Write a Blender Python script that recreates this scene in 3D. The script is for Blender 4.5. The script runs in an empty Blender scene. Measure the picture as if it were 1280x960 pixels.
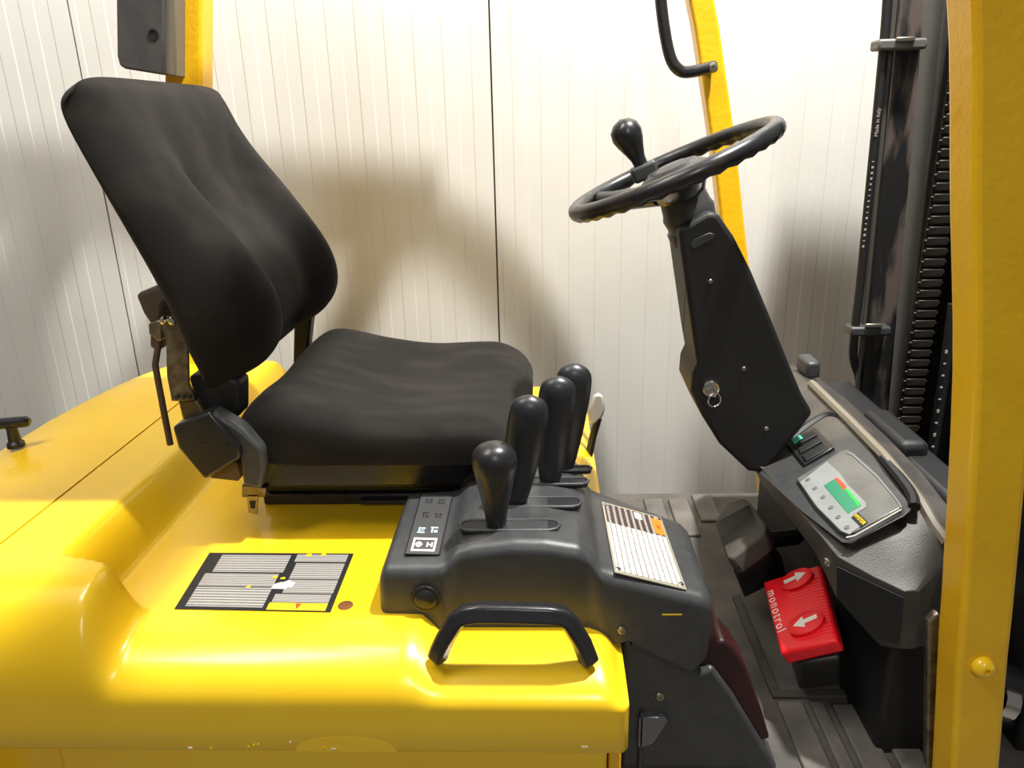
import bpy, bmesh, math, random
from mathutils import Vector, Matrix
random.seed(7)
sc = bpy.context.scene
COL = sc.collection
R = math.radians

# ------------------------------------------------------------------ camera
FPX = 962.0; CAMZ = 1.5; YAW = R(2.5)
_d = Vector((713-640, 3270-480, FPX)).normalized()      # world down seen from the camera (x right, y down, z forward)
_h = (Vector((0, 0, 1)) - _d*_d.z).normalized()
_r = _d.cross(_h)
FW = Vector((-math.sin(YAW), math.cos(YAW), 0)); RT = Vector((math.cos(YAW), math.sin(YAW), 0)); DN = Vector((0, 0, -1))
CAM = Vector((0, 0, CAMZ))
def c2w(v): return FW*v.dot(_h) + RT*v.dot(_r) + DN*v.dot(_d)
cam = bpy.data.objects.new('camera', bpy.data.cameras.new('camera')); COL.objects.link(cam)
cx = c2w(Vector((1, 0, 0))); cy = c2w(Vector((0, -1, 0))); cz = c2w(Vector((0, 0, -1)))
M = Matrix((cx, cy, cz)).transposed().to_4x4(); M.translation = CAM
cam.matrix_world = M
cam.data.sensor_fit = 'HORIZONTAL'; cam.data.sensor_width = 36; cam.data.lens = FPX/1280*36
cam.data.clip_start = .05
sc.camera = cam
def ray(px, py): return c2w(Vector(((px-640)/FPX, (py-480)/FPX, 1)))
def PY(px, py, y): d = ray(px, py); return CAM + d*(y/d.y)
def PZ(px, py, z): d = ray(px, py); return CAM + d*((z-CAMZ)/d.z)
def PL(px, py, p0, n): d = ray(px, py); return CAM + d*((p0-CAM).dot(n)/d.dot(n))

# ------------------------------------------------------------------ world, lamps, exposure
w = bpy.data.worlds.new('world'); sc.world = w; w.use_nodes = True
bg = w.node_tree.nodes['Background']; bg.inputs[0].default_value = (1, .98, .94, 1); bg.inputs[1].default_value = .15
def lamp(name, loc, aim, size, power, col=(1, .975, .925)):
    l = bpy.data.lights.new(name, 'AREA'); l.shape = 'RECTANGLE'; l.size, l.size_y = size; l.energy = power; l.color = col
    o = bpy.data.objects.new(name, l); COL.objects.link(o); o.location = loc
    o.rotation_euler = (Vector(aim)-Vector(loc)).to_track_quat('-Z', 'X').to_euler()
    return o
lamp('ceiling_lamp', (.74, .995, 3.6), (.05, 1.9, .6), (.13, .10), 160)
lamp('ceiling_lamp', (-1.15, .5, 3.6), (-.75, 1.1, .9), (1.5, .5), 60)
lamp('ceiling_lamp', (.4, -2.8, 3.6), (.1, 1.6, .8), (1.2, .2), 36)
sc.view_settings.view_transform = 'Standard'; sc.view_settings.look = 'None'
sc.view_settings.gamma = 1; sc.view_settings.use_curve_mapping = False
sc.view_settings.exposure = 0.0

# ------------------------------------------------------------------ materials
def lin(c): return tuple(((v/255)/12.92 if v/255 <= .04045 else ((v/255+.055)/1.055)**2.4) for v in c) + (1,)
MATS = {}
def mat(name, rgb, rough=.5, metal=0, spec=.5, rgb2=None, nscale=30, namt=(.35, .65), bump=0, bscale=200, coat=0, sheen=0, detail=4, emit=0, alpha=1, stretch=None, rvar=0):
    if name in MATS: return MATS[name]
    m = bpy.data.materials.new(name); m.use_nodes = True; nt = m.node_tree; b = nt.nodes['Principled BSDF']
    b.inputs['Base Color'].default_value = lin(rgb); b.inputs['Roughness'].default_value = rough; b.inputs['Metallic'].default_value = metal
    b.inputs['Specular IOR Level'].default_value = spec; b.inputs['Coat Weight'].default_value = coat; b.inputs['Coat Roughness'].default_value = .12
    b.inputs['Sheen Weight'].default_value = sheen; b.inputs['Sheen Roughness'].default_value = .45
    tc = nt.nodes.new('ShaderNodeTexCoord'); src = tc.outputs['Object']
    if stretch:
        mp = nt.nodes.new('ShaderNodeMapping'); mp.inputs['Scale'].default_value = stretch
        nt.links.new(src, mp.inputs['Vector']); src = mp.outputs[0]
    if rgb2 or rvar:
        n = nt.nodes.new('ShaderNodeTexNoise'); n.inputs['Scale'].default_value = nscale; n.inputs['Detail'].default_value = detail
        nt.links.new(src, n.inputs['Vector'])
        r = nt.nodes.new('ShaderNodeMapRange'); r.inputs['From Min'].default_value = namt[0]; r.inputs['From Max'].default_value = namt[1]
        nt.links.new(n.outputs['Fac'], r.inputs['Value'])
        if rgb2:
            mx = nt.nodes.new('ShaderNodeMix'); mx.data_type = 'RGBA'
            mx.inputs['A'].default_value = lin(rgb); mx.inputs['B'].default_value = lin(rgb2)
            nt.links.new(r.outputs[0], mx.inputs['Factor']); nt.links.new(mx.outputs['Result'], b.inputs['Base Color'])
        if rvar:
            r2 = nt.nodes.new('ShaderNodeMapRange'); r2.inputs['To Min'].default_value = rough; r2.inputs['To Max'].default_value = rough+rvar
            nt.links.new(r.outputs[0], r2.inputs['Value']); nt.links.new(r2.outputs[0], b.inputs['Roughness'])
    if bump:
        n2 = nt.nodes.new('ShaderNodeTexNoise'); n2.inputs['Scale'].default_value = bscale; n2.inputs['Detail'].default_value = 3
        nt.links.new(src, n2.inputs['Vector'])
        bp = nt.nodes.new('ShaderNodeBump'); bp.inputs['Strength'].default_value = bump; bp.inputs['Distance'].default_value = .002
        nt.links.new(n2.outputs['Fac'], bp.inputs['Height']); nt.links.new(bp.outputs[0], b.inputs['Normal'])
    if emit:
        b.inputs['Emission Color'].default_value = lin(rgb); b.inputs['Emission Strength'].default_value = emit
    MATS[name] = m
    return m
YEL = mat('yellow_paint', (250, 207, 38), .30, rgb2=(247, 199, 26), nscale=5, bump=.06, bscale=60, coat=.25)
YELP = mat('yellow_frame_paint', (242, 192, 22), .36, rgb2=(234, 180, 14), nscale=9, bump=.35, bscale=90, coat=.2)
BLK = mat('black_plastic', (54, 56, 58), .38, rgb2=(62, 63, 64), nscale=60, bump=.15, bscale=900)
BLKM = mat('black_matte', (20, 21, 23), .55, bump=.15, bscale=700)
BLKG = mat('black_gloss', (34, 34, 36), .25, rvar=.12, nscale=40)
DASHM = mat('dash_plastic', (62, 60, 58), .42, rgb2=(88, 84, 78), nscale=14, namt=(.45, .75), bump=.2, bscale=800)
FAB = mat('seat_fabric', (30, 28, 26), .95, spec=.15, rgb2=(45, 41, 37), nscale=9, namt=(.45, .75), bump=.3, bscale=1400, sheen=.06, stretch=(1, 2.2, 1.6))
FABD = mat('seat_side_fabric', (30, 26, 23), .95, spec=.15, rgb2=(40, 34, 29), nscale=30, bump=.6, bscale=900, sheen=.1)
STEEL = mat('bare_steel', (150, 143, 128), .38, metal=.9, rgb2=(110, 98, 82), nscale=60)
CHROME = mat('chrome', (215, 212, 205), .18, metal=1)
SCREW = mat('screw_metal', (150, 146, 135), .35, metal=.9)
MAST = mat('mast_black', (24, 24, 25), .42, rgb2=(34, 33, 32), nscale=30, bump=.2, bscale=150)
SCUF = mat('mast_scuffed', (26, 26, 27), .5, rgb2=(92, 82, 76), nscale=9, namt=(.52, .6), bump=.3, bscale=120, stretch=(2.2, 1, .55), detail=6)
GREASE = mat('greasy_steel', (34, 31, 27), .4, metal=.3, rgb2=(50, 44, 38), nscale=80)
RUB = mat('rubber_mat', (70, 67, 64), .8, rgb2=(100, 95, 89), nscale=11, namt=(.35, .7), bump=.4, bscale=250)
RUBL = mat('rubber_rib', (86, 83, 79), .7, rgb2=(114, 109, 102), nscale=14, namt=(.35, .7), bump=.4, bscale=250)
RUBD = mat('rubber_dark', (58, 55, 51), .75, rgb2=(74, 70, 64), nscale=20, bump=.3, bscale=300)
RED = mat('red_pedal_plastic', (240, 24, 38), .42, rgb2=(214, 20, 32), nscale=14, namt=(.4, .8))
MAR = mat('maroon_tone', (52, 10, 12), .5, rgb2=(34, 12, 13), nscale=9)
WHITE = mat('white_print', (225, 220, 210), .5)
WALL = mat('wall_panel_paint', (212, 211, 206), .45, rgb2=(206, 205, 200), nscale=2.5)
GAP = mat('panel_joint', (92, 82, 74), .7)
CONC = mat('concrete', (120, 116, 110), .8, rgb2=(96, 93, 88), nscale=4, bump=.3, bscale=60)
GREYP = mat('grey_plastic', (96, 95, 92), .5)
LCD = mat('display_grey', (138, 142, 142), .35, rgb2=(124, 128, 127), nscale=20)
LCDD = mat('display_dark', (84, 85, 84), .3, rgb2=(104, 104, 101), nscale=22)
GRN = mat('screen_green', (50, 122, 92), .3, emit=.05)
GRNB = mat('bar_green', (40, 180, 70), .4)
ORG = mat('orange_print', (240, 120, 20), .5)
REDP = mat('red_print', (225, 70, 40), .5)
TEAL = mat('teal_switch', (70, 190, 165), .35)
YPR = mat('yellow_print', (245, 205, 30), .5)
BLUEW = mat('pale_blue_print', (185, 215, 235), .5)
TYRE = mat('tyre_rubber', (30, 29, 28), .8, bump=.4, bscale=120)
def textmat(name, ink, paper, sx, sy, rough=.5, band='Y'):
    """lines of unreadable print: rows of short dark dashes on a paper colour"""
    m = bpy.data.materials.new(name); m.use_nodes = True; nt = m.node_tree; b = nt.nodes['Principled BSDF']; b.inputs['Roughness'].default_value = rough
    tc = nt.nodes.new('ShaderNodeTexCoord'); mp = nt.nodes.new('ShaderNodeMapping'); mp.inputs['Scale'].default_value = (sx, sy, 1)
    nt.links.new(tc.outputs['UV'], mp.inputs[0])
    wv = nt.nodes.new('ShaderNodeTexWave'); wv.bands_direction = band; wv.inputs['Scale'].default_value = .32; nt.links.new(mp.outputs[0], wv.inputs['Vector'])
    ns = nt.nodes.new('ShaderNodeTexNoise'); ns.inputs['Scale'].default_value = 2.6; ns.inputs['Detail'].default_value = 5; ns.inputs['Roughness'].default_value = .75; nt.links.new(mp.outputs[0], ns.inputs['Vector'])
    mu = nt.nodes.new('ShaderNodeMath'); mu.operation = 'MULTIPLY'; nt.links.new(wv.outputs['Fac'], mu.inputs[0]); nt.links.new(ns.outputs['Fac'], mu.inputs[1])
    r = nt.nodes.new('ShaderNodeMapRange'); r.inputs['From Min'].default_value = .22; r.inputs['From Max'].default_value = .55; nt.links.new(mu.outputs[0], r.inputs['Value'])
    mx = nt.nodes.new('ShaderNodeMix'); mx.data_type = 'RGBA'; mx.inputs['A'].default_value = lin(paper); mx.inputs['B'].default_value = lin(ink)
    nt.links.new(r.outputs[0], mx.inputs['Factor']); nt.links.new(mx.outputs['Result'], b.inputs['Base Color'])
    return m
DTXT = textmat('decal_text', (52, 50, 48), (160, 157, 152), 55, 7)
PTXT = textmat('plate_text', (84, 82, 78), (226, 224, 214), 11, 30, band='X')
PTXD = textmat('plate_text_dark', (165, 158, 150), (58, 44, 44), 9, 14, band='X')

# ------------------------------------------------------------------ mesh helpers
class B:
    def __init__(s): s.bm = bmesh.new()
    def box(s, a, b):
        x0, y0, z0 = a; x1, y1, z1 = b
        v = [s.bm.verts.new(p) for p in ((x0,y0,z0),(x1,y0,z0),(x1,y1,z0),(x0,y1,z0),(x0,y0,z1),(x1,y0,z1),(x1,y1,z1),(x0,y1,z1))]
        for f in ((0,3,2,1),(4,5,6,7),(0,1,5,4),(1,2,6,5),(2,3,7,6),(3,0,4,7)): s.bm.faces.new([v[i] for i in f])
        return s
    def loft(s, rings, caps=True, closed=True):
        vr = [[s.bm.verts.new(p) for p in r] for r in rings]; n = len(rings[0])
        for a, b in zip(vr, vr[1:]):
            for i in range(n if closed else n-1):
                j = (i+1) % n
                s.bm.faces.new((a[i], a[j], b[j], b[i]))
        if caps == 'strip':
            for vv in (vr[0], vr[-1]):
                h = n//2
                s.bm.faces.new((vv[0], vv[1], vv[n-1])); s.bm.faces.new((vv[h-1], vv[h], vv[h+1]))
                for k in range(1, h-1): s.bm.faces.new((vv[k], vv[k+1], vv[n-k-1], vv[n-k]))
        elif caps and closed:
            s.bm.faces.new(vr[0][::-1]); s.bm.faces.new(vr[-1])
        return s
    def prism(s, poly, vec):
        vec = Vector(vec); return s.loft([[Vector(p) for p in poly], [Vector(p)+vec for p in poly]])
    def tube(s, path, r, seg=10, closed=False, flat=1.0, up=None):
        pts = [Vector(p) for p in path]; n = len(pts); rs = r if isinstance(r, (list, tuple)) else [r]*n
        rings = []; ref = None
        for i, p in enumerate(pts):
            if closed: t = pts[(i+1) % n]-pts[i-1]
            else: t = pts[min(i+1, n-1)]-pts[max(i-1, 0)]
            t.normalize()
            if up is not None: ref = Vector(up)
            if ref is None: ref = Vector((0, 0, 1)) if abs(t.z) < .9 else Vector((1, 0, 0))
            a = (ref-t*ref.dot(t)).normalized(); b = t.cross(a); ref = a
            rings.append([p + a*math.cos(k*2*math.pi/seg)*rs[i] + b*math.sin(k*2*math.pi/seg)*rs[i]*flat for k in range(seg)])
        if closed: rings.append(rings[0]); return s.loft(rings, caps=False)
        return s.loft(rings)
    def lathe(s, prof, origin, axis, seg=24):
        o = Vector(origin); ax = Vector(axis).normalized(); u = ax.orthogonal().normalized(); v = ax.cross(u)
        rings = [[o + ax*h + (u*math.cos(k*2*math.pi/seg)+v*math.sin(k*2*math.pi/seg))*max(r, 1e-4) for k in range(seg)] for r, h in prof]
        return s.loft(rings)
    def quad(s, pts):
        s.bm.faces.new([s.bm.verts.new(p) for p in pts]); return s
    def obj(s, name, m, parent=None, bevel=0, seg=2, smooth=35, sub=0, merge=True):
        bm = s.bm
        if merge: bmesh.ops.remove_doubles(bm, verts=bm.verts, dist=1e-5)
        bmesh.ops.recalc_face_normals(bm, faces=bm.faces)
        me = bpy.data.meshes.new(name); bm.to_mesh(me); bm.free()
        return link(name, me, m, parent, bevel, seg, smooth, sub)
def link(name, me, m, parent=None, bevel=0, seg=2, smooth=35, sub=0):
    if m and not me.materials: me.materials.append(m)
    o = bpy.data.objects.new(name, me); COL.objects.link(o)
    if smooth:
        me.polygons.foreach_set('use_smooth', [True]*len(me.polygons))
        if smooth < 180: me.set_sharp_from_angle(angle=R(smooth))
    if bevel:
        md = o.modifiers.new('bevel', 'BEVEL'); md.width = bevel; md.segments = seg; md.limit_method = 'ANGLE'; md.angle_limit = R(40); md.harden_normals = False
    if sub:
        md = o.modifiers.new('sub', 'SUBSURF'); md.levels = sub; md.render_levels = sub
    if parent is not None:
        o.parent = parent
        if parent.type == 'EMPTY': o.matrix_parent_inverse = Matrix.Translation(-parent.location)
    return o
def tag(o, label, cat=None, group=None, kind=None):
    if label: o['label'] = label
    if cat: o['category'] = cat
    if group: o['group'] = group
    if kind: o['kind'] = kind
    return o
def lerp(a, b, t): return a+(b-a)*t
def sm(t): t = max(0, min(1, t)); return t*t*(3-2*t)
def curve(keys, x):
    if x <= keys[0][0]: return keys[0][1]
    for (a, b), (c, d) in zip(keys, keys[1:]):
        if x <= c: return lerp(b, d, (x-a)/(c-a))
    return keys[-1][1]
def scurve(keys, x):
    """Catmull-Rom through the keys"""
    if x <= keys[0][0]: return keys[0][1]
    for i in range(len(keys)-1):
        if x <= keys[i+1][0]:
            x1, p1 = keys[i]; x2, p2 = keys[i+1]; t = (x-x1)/(x2-x1)
            m1 = (p2-keys[i-1][1])/(x2-keys[i-1][0]) if i else (p2-p1)/(x2-x1)
            m2 = (keys[i+2][1]-p1)/(keys[i+2][0]-x1) if i+2 < len(keys) else (p2-p1)/(x2-x1)
            h = x2-x1
            return (2*t**3-3*t*t+1)*p1+(t**3-2*t*t+t)*h*m1+(-2*t**3+3*t*t)*p2+(t**3-t*t)*h*m2
    return keys[-1][1]
def spline(pts, n=8):
    pts = [Vector(p) for p in pts]; out = []
    for i in range(len(pts)-1):
        p0 = pts[max(i-1, 0)]; p1 = pts[i]; p2 = pts[i+1]; p3 = pts[min(i+2, len(pts)-1)]
        for k in range(n):
            t = k/n
            out.append(.5*((2*p1)+(p2-p0)*t+(2*p0-5*p1+4*p2-p3)*t*t+(3*p1-p0-3*p2+p3)*t**3))
    out.append(pts[-1]); return out
def uvquad(name, corners, m, parent, lift=0):
    """flat printed quad, corners counter-clockwise from the print's lower left"""
    me = bpy.data.meshes.new(name); c = [Vector(p) for p in corners]
    n = (c[1]-c[0]).cross(c[3]-c[0]).normalized(); c = [p+n*lift for p in c]
    me.from_pydata([tuple(p) for p in c], [], [(0, 1, 2, 3)]); uv = me.uv_layers.new()
    for i, t in enumerate(((0, 0), (1, 0), (1, 1), (0, 1))): uv.data[i].uv = t
    return link(name, me, m, parent, smooth=0)
def bil(c, u, v): return (c[0]*(1-u)+c[1]*u)*(1-v)+(c[3]*(1-u)+c[2]*u)*v
def sub(c, u0, v0, u1, v1): return [bil(c, u0, v0), bil(c, u1, v0), bil(c, u1, v1), bil(c, u0, v1)]
def text(name, body, origin, xdir, ydir, size, m, parent, depth=.0004, spacing=1.0):
    cu = bpy.data.curves.new(name, 'FONT'); cu.body = body; cu.size = size; cu.extrude = depth; cu.align_x = 'CENTER'; cu.align_y = 'CENTER'; cu.space_character = spacing
    t = bpy.data.objects.new(name, cu); COL.objects.link(t)
    dg = bpy.context.evaluated_depsgraph_get(); me = bpy.data.meshes.new_from_object(t.evaluated_get(dg))
    bpy.data.objects.remove(t); bpy.data.curves.remove(cu)
    x = Vector(xdir).normalized(); z = x.cross(Vector(ydir)).normalized(); y = z.cross(x)
    mm = Matrix((x, y, z)).transposed().to_4x4(); mm.translation = Vector(origin)
    me.transform(mm); me.name = name; me.materials.clear()
    return link(name, me, m, parent, smooth=0)
def screw(p, n, r, parent, m=None, name='screw'):
    return B().lathe([(r*1.0, -.002), (r, .0005), (r*.8, r*.35), (r*.4, r*.4), (r*.38, r*.1), (0, r*.1)], p, n, 14).obj(name, m or SCREW, parent, smooth=30)

# ------------------------------------------------------------------ setting: ground and insulated panel wall
WD = 2.1
fl = B().box((-5, -4, -.05), (5, 2.4, 0)).obj('floor', CONC, smooth=0); tag(fl, 'grey concrete floor under the truck', None, None, 'structure')
def wallp(u, d, z): p = RT*u + FW*(WD+d); return Vector((p.x, p.y, z))
bw = B().prism([wallp(-3.7, .012, -.05), wallp(3.7, .012, -.05), wallp(3.7, .1, -.05), wallp(-3.7, .1, -.05)], (0, 0, 3.75)).obj('wall_back', GAP, smooth=0)
tag(bw, 'off-white ribbed panel wall behind the truck', None, None, 'structure')
def wall_u(px, py):
    d = ray(px, py); p = CAM + d*(WD/d.dot(FW)); return p.dot(RT)
uj0 = wall_u(83.5, 0); uj1 = wall_u(611, 0); WP = uj1-uj0
prof = []; nr = 14; pitch = (WP-.03)/nr; dep = .0012
prof.append((.0022, .01)); prof.append((.0022, 0))
for i in range(nr):
    a = .015+i*pitch
    prof += [(a, 0), (a+.003, dep), (a+pitch*.5, dep), (a+pitch*.5+.003, 0)]
prof += [(WP-.0022, 0), (WP-.0022, .01)]
pm = bpy.data.meshes.new('panel')
vs = []; fs = []
for u, d in prof:
    q = RT*u + FW*d; vs += [(q.x, q.y, 0), (q.x, q.y, 3.7)]
for i in range(len(prof)-1): fs.append((2*i, 2*i+2, 2*i+3, 2*i+1))
pm.from_pydata(vs, [], fs); pm.materials.append(WALL)
for k in range(-2, 4):
    q = RT*(uj0+k*WP) + FW*WD
    if uj0+k*WP < -3.7 or uj0+(k+1)*WP > 3.7: continue
    o = bpy.data.objects.new('panel', pm); COL.objects.link(o); o.location = (q.x, q.y, 0); o.parent = bw

# ------------------------------------------------------------------ the truck
T = bpy.data.objects.new('forklift', None); COL.objects.link(T); T.location = (0, 1.2, 0); T.empty_display_size = .3
tag(T, 'yellow and black electric forklift truck seen at its open operator compartment', 'forklift')

# ---- hood: one sheet with raised rear step, rolled near edge
XR, XF = -.698, .092
def hood_top(x, y):
    t = sm((.825-y)/.03)
    e0 = lerp(-.612, -.538, t); e1 = lerp(-.560, -.494, t)
    r = 1-sm((x-e0)/(e1-e0))
    z = .93 + .07*r - .024*sm((x+.150)/.022)*sm((1.02-y)/.06)
    d = math.hypot((x+.585)/.02, (y-1.04)/.03); z += .010*math.exp(-d*d)
    return z
def hood_z(x, y):
    zt = hood_top(x, y)
    zt -= .028*sm((x-.055)/.037)**2                 # rolled front edge
    if y > 1.62: zt -= .05*((y-1.62)/.08)**2
    if y < .795:
        q = (.795-y)/.095; zt = .866+(zt-.866)*max(0, 1-q**2.3)**.46
    return zt
xs = [XR]+[lerp(XR, -.47, i/46) for i in range(1, 47)]+[lerp(-.47, .04, i/24) for i in range(1, 25)]+[lerp(.04, XF, i/10) for i in range(1, 11)]
ys = [.70+.095*(1-math.cos(i/14*math.pi/2)) for i in range(15)]+[lerp(.795, .85, i/12) for i in range(1, 13)]+[lerp(.85, 1.62, i/30) for i in range(1, 31)]+[1.64, 1.66, 1.68, 1.70]
rings = []
for x in xs:
    f = .86+.14*math.sqrt(max(0, 1-max(0, (x-.082)/.0101)**2)) if x > .082 else 1
    rings.append([(x, .735, .806), (x, .703+(1-f)*.06, .806), (x, .70+(1-f)*.06, .812), (x, .70+(1-f)*.06, .84)]+[(x, max(y, .70+(1-f)*.06), hood_z(x, y)) for y in ys]+[(x, 1.70, .81), (x, 1.665, .81)])
hood = B().loft(rings).obj('hood', YEL, T, smooth=50)
tag(hood, 'bright yellow moulded hood with raised rear step')
# ---- counterweight behind the hood seam
def cw_half(x): return .5*max(0, 1-(max(0, (-x-.70))/.235)**2.6)**(1/2.2)
rings = []
for i in range(17):
    x = -.702-.228*math.sin(i/16*math.pi/2)
    hw = max(cw_half(x), .02); yc = 1.2
    def zt(x, s): return 1.0-.016*max(0, (-x-.80)/.13)**2
    ring = [(x, yc-hw, .25)]
    for k in range(7):
        a = k/6*math.pi/2; ring.append((x, yc-hw+.04*(1-math.cos(a))*min(1, hw/.2), zt(x, 0)-.06*(1-math.sin(a))))
    for k in range(1, 12): ring.append((x, yc+lerp(-hw+.04*min(1, hw/.2), hw-.04*min(1, hw/.2), k/12), zt(x, 0)))
    for k in range(7):
        a = math.pi/2-k/6*math.pi/2; ring.append((x, yc+hw-.04*(1-math.cos(a))*min(1, hw/.2), zt(x, 0)-.06*(1-math.sin(a))))
    ring.append((x, yc+hw, .25)); rings.append(ring)
cwt = B().loft(rings).obj('counterweight', YEL, T, smooth=50)
hp = PZ(20, 556, 1.0)
kb = B().lathe([(.014, -.003), (.0135, .004), (.010, .008), (.0085, .030), (.010, .034)], hp, (0, 0, 1), 18).obj('latch_knob', BLKG, T)
B().tube([hp+Vector((-.032, -.004, .038)), hp+Vector((-.028, -.003, .039)), hp+Vector((.026, .003, .041)), hp+Vector((.031, .004, .040))], [.006, .0095, .0095, .006], 12).obj('knob_bar', BLKG, kb)
# ---- panels below the hood
sp = B().box((-.60, .722, .30), (.07, .76, .806)).obj('side_panel', YEL, T, bevel=.006)
sp2 = B().box((-.80, .745, .30), (-.612, .78, .80)).obj('rear_side_panel', YEL, T, bevel=.006)
B().box((-.69, .765, .14), (.09, 1.66, .80)).obj('chassis', MAST, T, bevel=.01)
B().box((.073, .735, .30), (.088, .76, .80)).obj('panel_edge_strip', YELP, T, bevel=.002)
sc_ = [(-.06*math.cos(a), .0, .022*math.sin(a)) for a in [k*math.pi/12 for k in range(13)]]
B().prism([Vector((-.235+p[0], .6998, .808+p[2])) for p in sc_], (0, .003, 0)).obj('grip_scoop', YEL, hood, smooth=0)
for k in range(9):
    xx = random.choice((-.47, -.42, -.39, -.34, -.30, -.27, -.24, .02, .05))+random.uniform(-.01, .01); zz = .812+random.random()**3*.03; ww = random.uniform(.001, .004)
    B().box((xx-ww, .6988, zz-.0008), (xx+ww, .701, zz+.0008)).obj('paint_chip', WHITE if k % 2 else YPR, hood, smooth=0)
# ---- warning decal and plug on the hood
c = [PZ(218, 761, .931), PZ(413, 765, .931), PZ(442, 692, .931), PZ(262, 691, .931)]
c = [Vector((p.x, p.y, .9305)) for p in c]
dc = B().prism(c, (0, 0, .0008)).obj('warning_decal', BLKM, hood, smooth=0); tag(dc, 'dark warning decal with small grey print and yellow strip')
c = [p+Vector((0, 0, .0012)) for p in c]
for (a, b_, c_, d_) in ((.06, .04, .56, .36), (.06, .38, .56, .60), (.10, .63, .58, .95), (.64, .28, .97, .50), (.64, .52, .97, .80), (.62, .83, .97, .97)):
    uvquad('print_block', sub(c, a, b_, c_, d_), DTXT, dc)
uvquad('print_block', sub(c, .60, .13, .965, .26), DTXT, dc)
uvquad('yellow_strip', sub(c, .59, .01, .965, .12), YPR, dc)
q = sub(c, .76, .02, .80, .11); B().quad([q[3]+Vector((0, 0, .0004)), q[2]+Vector((0, 0, .0004)), (q[0]+q[1])/2+Vector((0, 0, .0004))]).obj('warning_triangle', REDP, dc, smooth=0)
for (u, v, s_) in ((.61, .39, .022), (.65, .42, .018)):
    p = bil(c, u, v)+Vector((0, 0, .0004)); B().quad([p+Vector((-s_*.5, -.006, 0)), p+Vector((s_*.4, -.007, 0)), p+Vector((s_*.5, .004, 0)), p+Vector((-.002, .009, 0)), p+Vector((-s_*.45, .004, 0))]).obj('book_symbol', WHITE, dc, smooth=0)
for (u, v) in ((.40, .37), (.60, .52), (.70, .95), (.80, .96), (.545, .54)):
    p = bil(c, u, v)+Vector((0, 0, .0004)); s_ = .003+random.random()*.002
    B().quad([p+Vector((-s_, -s_*.6, 0)), p+Vector((s_, -s_*.4, 0)), p+Vector((s_*.6, s_, 0)), p+Vector((-s_*.8, s_*.7, 0))]).obj('paint_chip', YEL, dc, smooth=0)
p = PZ(432, 757, .93); B().lathe([(.0095, -.002), (.0095, .0008), (.007, .0012), (.0065, .0004), (0, .0004)], p, (0, 0, 1), 20).obj('plug', mat('plug_brown', (122, 78, 40), .6, metal=.4), hood)

# ---- operator seat: base rails, cushion, backrest, recliner hardware
sb = B(); sb.box((-.445, 1.075, .931), (-.10, 1.36, .95)); sb.box((-.44, 1.082, .95), (-.115, 1.35, 1.0)); sb.box((-.43, 1.03, .985), (-.09, 1.38, 1.035))
sb.box((-.44, 1.068, .962), (-.11, 1.086, .974)); sb.box((-.29, 1.064, .936), (-.13, 1.076, .944))
seat = sb.obj('operator_seat', BLKG, T, bevel=.003); tag(seat, 'dark brown-black fabric operator seat on black slide rails')
NV = 40; NP = 56
rear = [(1.565, -.560), (1.55, -.587), (1.53, -.590), (1.479, -.574), (1.31, -.512), (1.179, -.474), (1.15, -.462)]
front = [(1.565, -.560), (1.55, -.537), (1.50, -.513), (1.456, -.487), (1.40, -.446), (1.357, -.415), (1.306, -.382), (1.26, -.366), (1.212, -.372), (1.17, -.410), (1.15, -.462)]
rearz = sorted([(z, x) for z, x in rear]); frontz = sorted([(z, x) for z, x in front])
rings = []
for j in range(NV+1):
    v = -1+2*j/NV; v = math.copysign(1-(1-abs(v))**1.6, v)
    wdt = .236
    e = max(0, 1-abs(v)**16)**.5; ew = max(0, 1-abs(v)**6)**.5
    rec = .042*sm((.66-abs(v))/.28)
    e2 = math.sqrt(max(0, 1-max(0, (abs(v)-.60)/.40)**2))
    ring = []
    for k in range(NP):
        a = 2*math.pi*k/NP
        # parametric: front for k in first half going down, rear going up
        if k < NP//2: s = k/(NP//2); zz = 1.565-.415*(.5-.5*math.cos(math.pi*s)); x = scurve(frontz, zz)
        else: s = (k-NP//2)/(NP//2); zz = 1.15+.415*(.5-.5*math.cos(math.pi*s)); x = scurve(rearz, zz)
        xr = scurve(rearz, zz); xf = scurve(frontz, zz)
        if k < NP//2:
            rr = rec*sm((1.52-zz)/.13)
            x -= min(rr, max(0, (xf-xr)-.035))
            dd = math.hypot((zz-1.405)/.02, (v+.40)/.12); x -= .020*math.exp(-dd*dd)
            lo2 = lerp(.40, .72, sm((zz-1.34)/.14)); x = xr+(x-xr)*(lo2+(1-lo2)*e2)
        pw = lerp(14, 7, sm((zz-1.36)/.12)); e = max(0, 1-abs(v)**pw)**.5
        xc = xr+.2*(xf-xr)
        zc = 1.36
        x = xc+(x-xc)*(.04+.96*e); zq = zc+(zz-zc)*(.90+.06*ew+.04*e)
        y = 1.2+v*wdt*(1-.03*sm((zz-1.40)/.18)-.05*sm((1.22-zz)/.08))
        ring.append((x, y, zq))
    rings.append(ring)
back = B().loft(rings, caps='strip').obj('backrest', FAB, seat, smooth=180, sub=1)
tag(back, 'tall winged fabric backrest leaning back')
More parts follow.
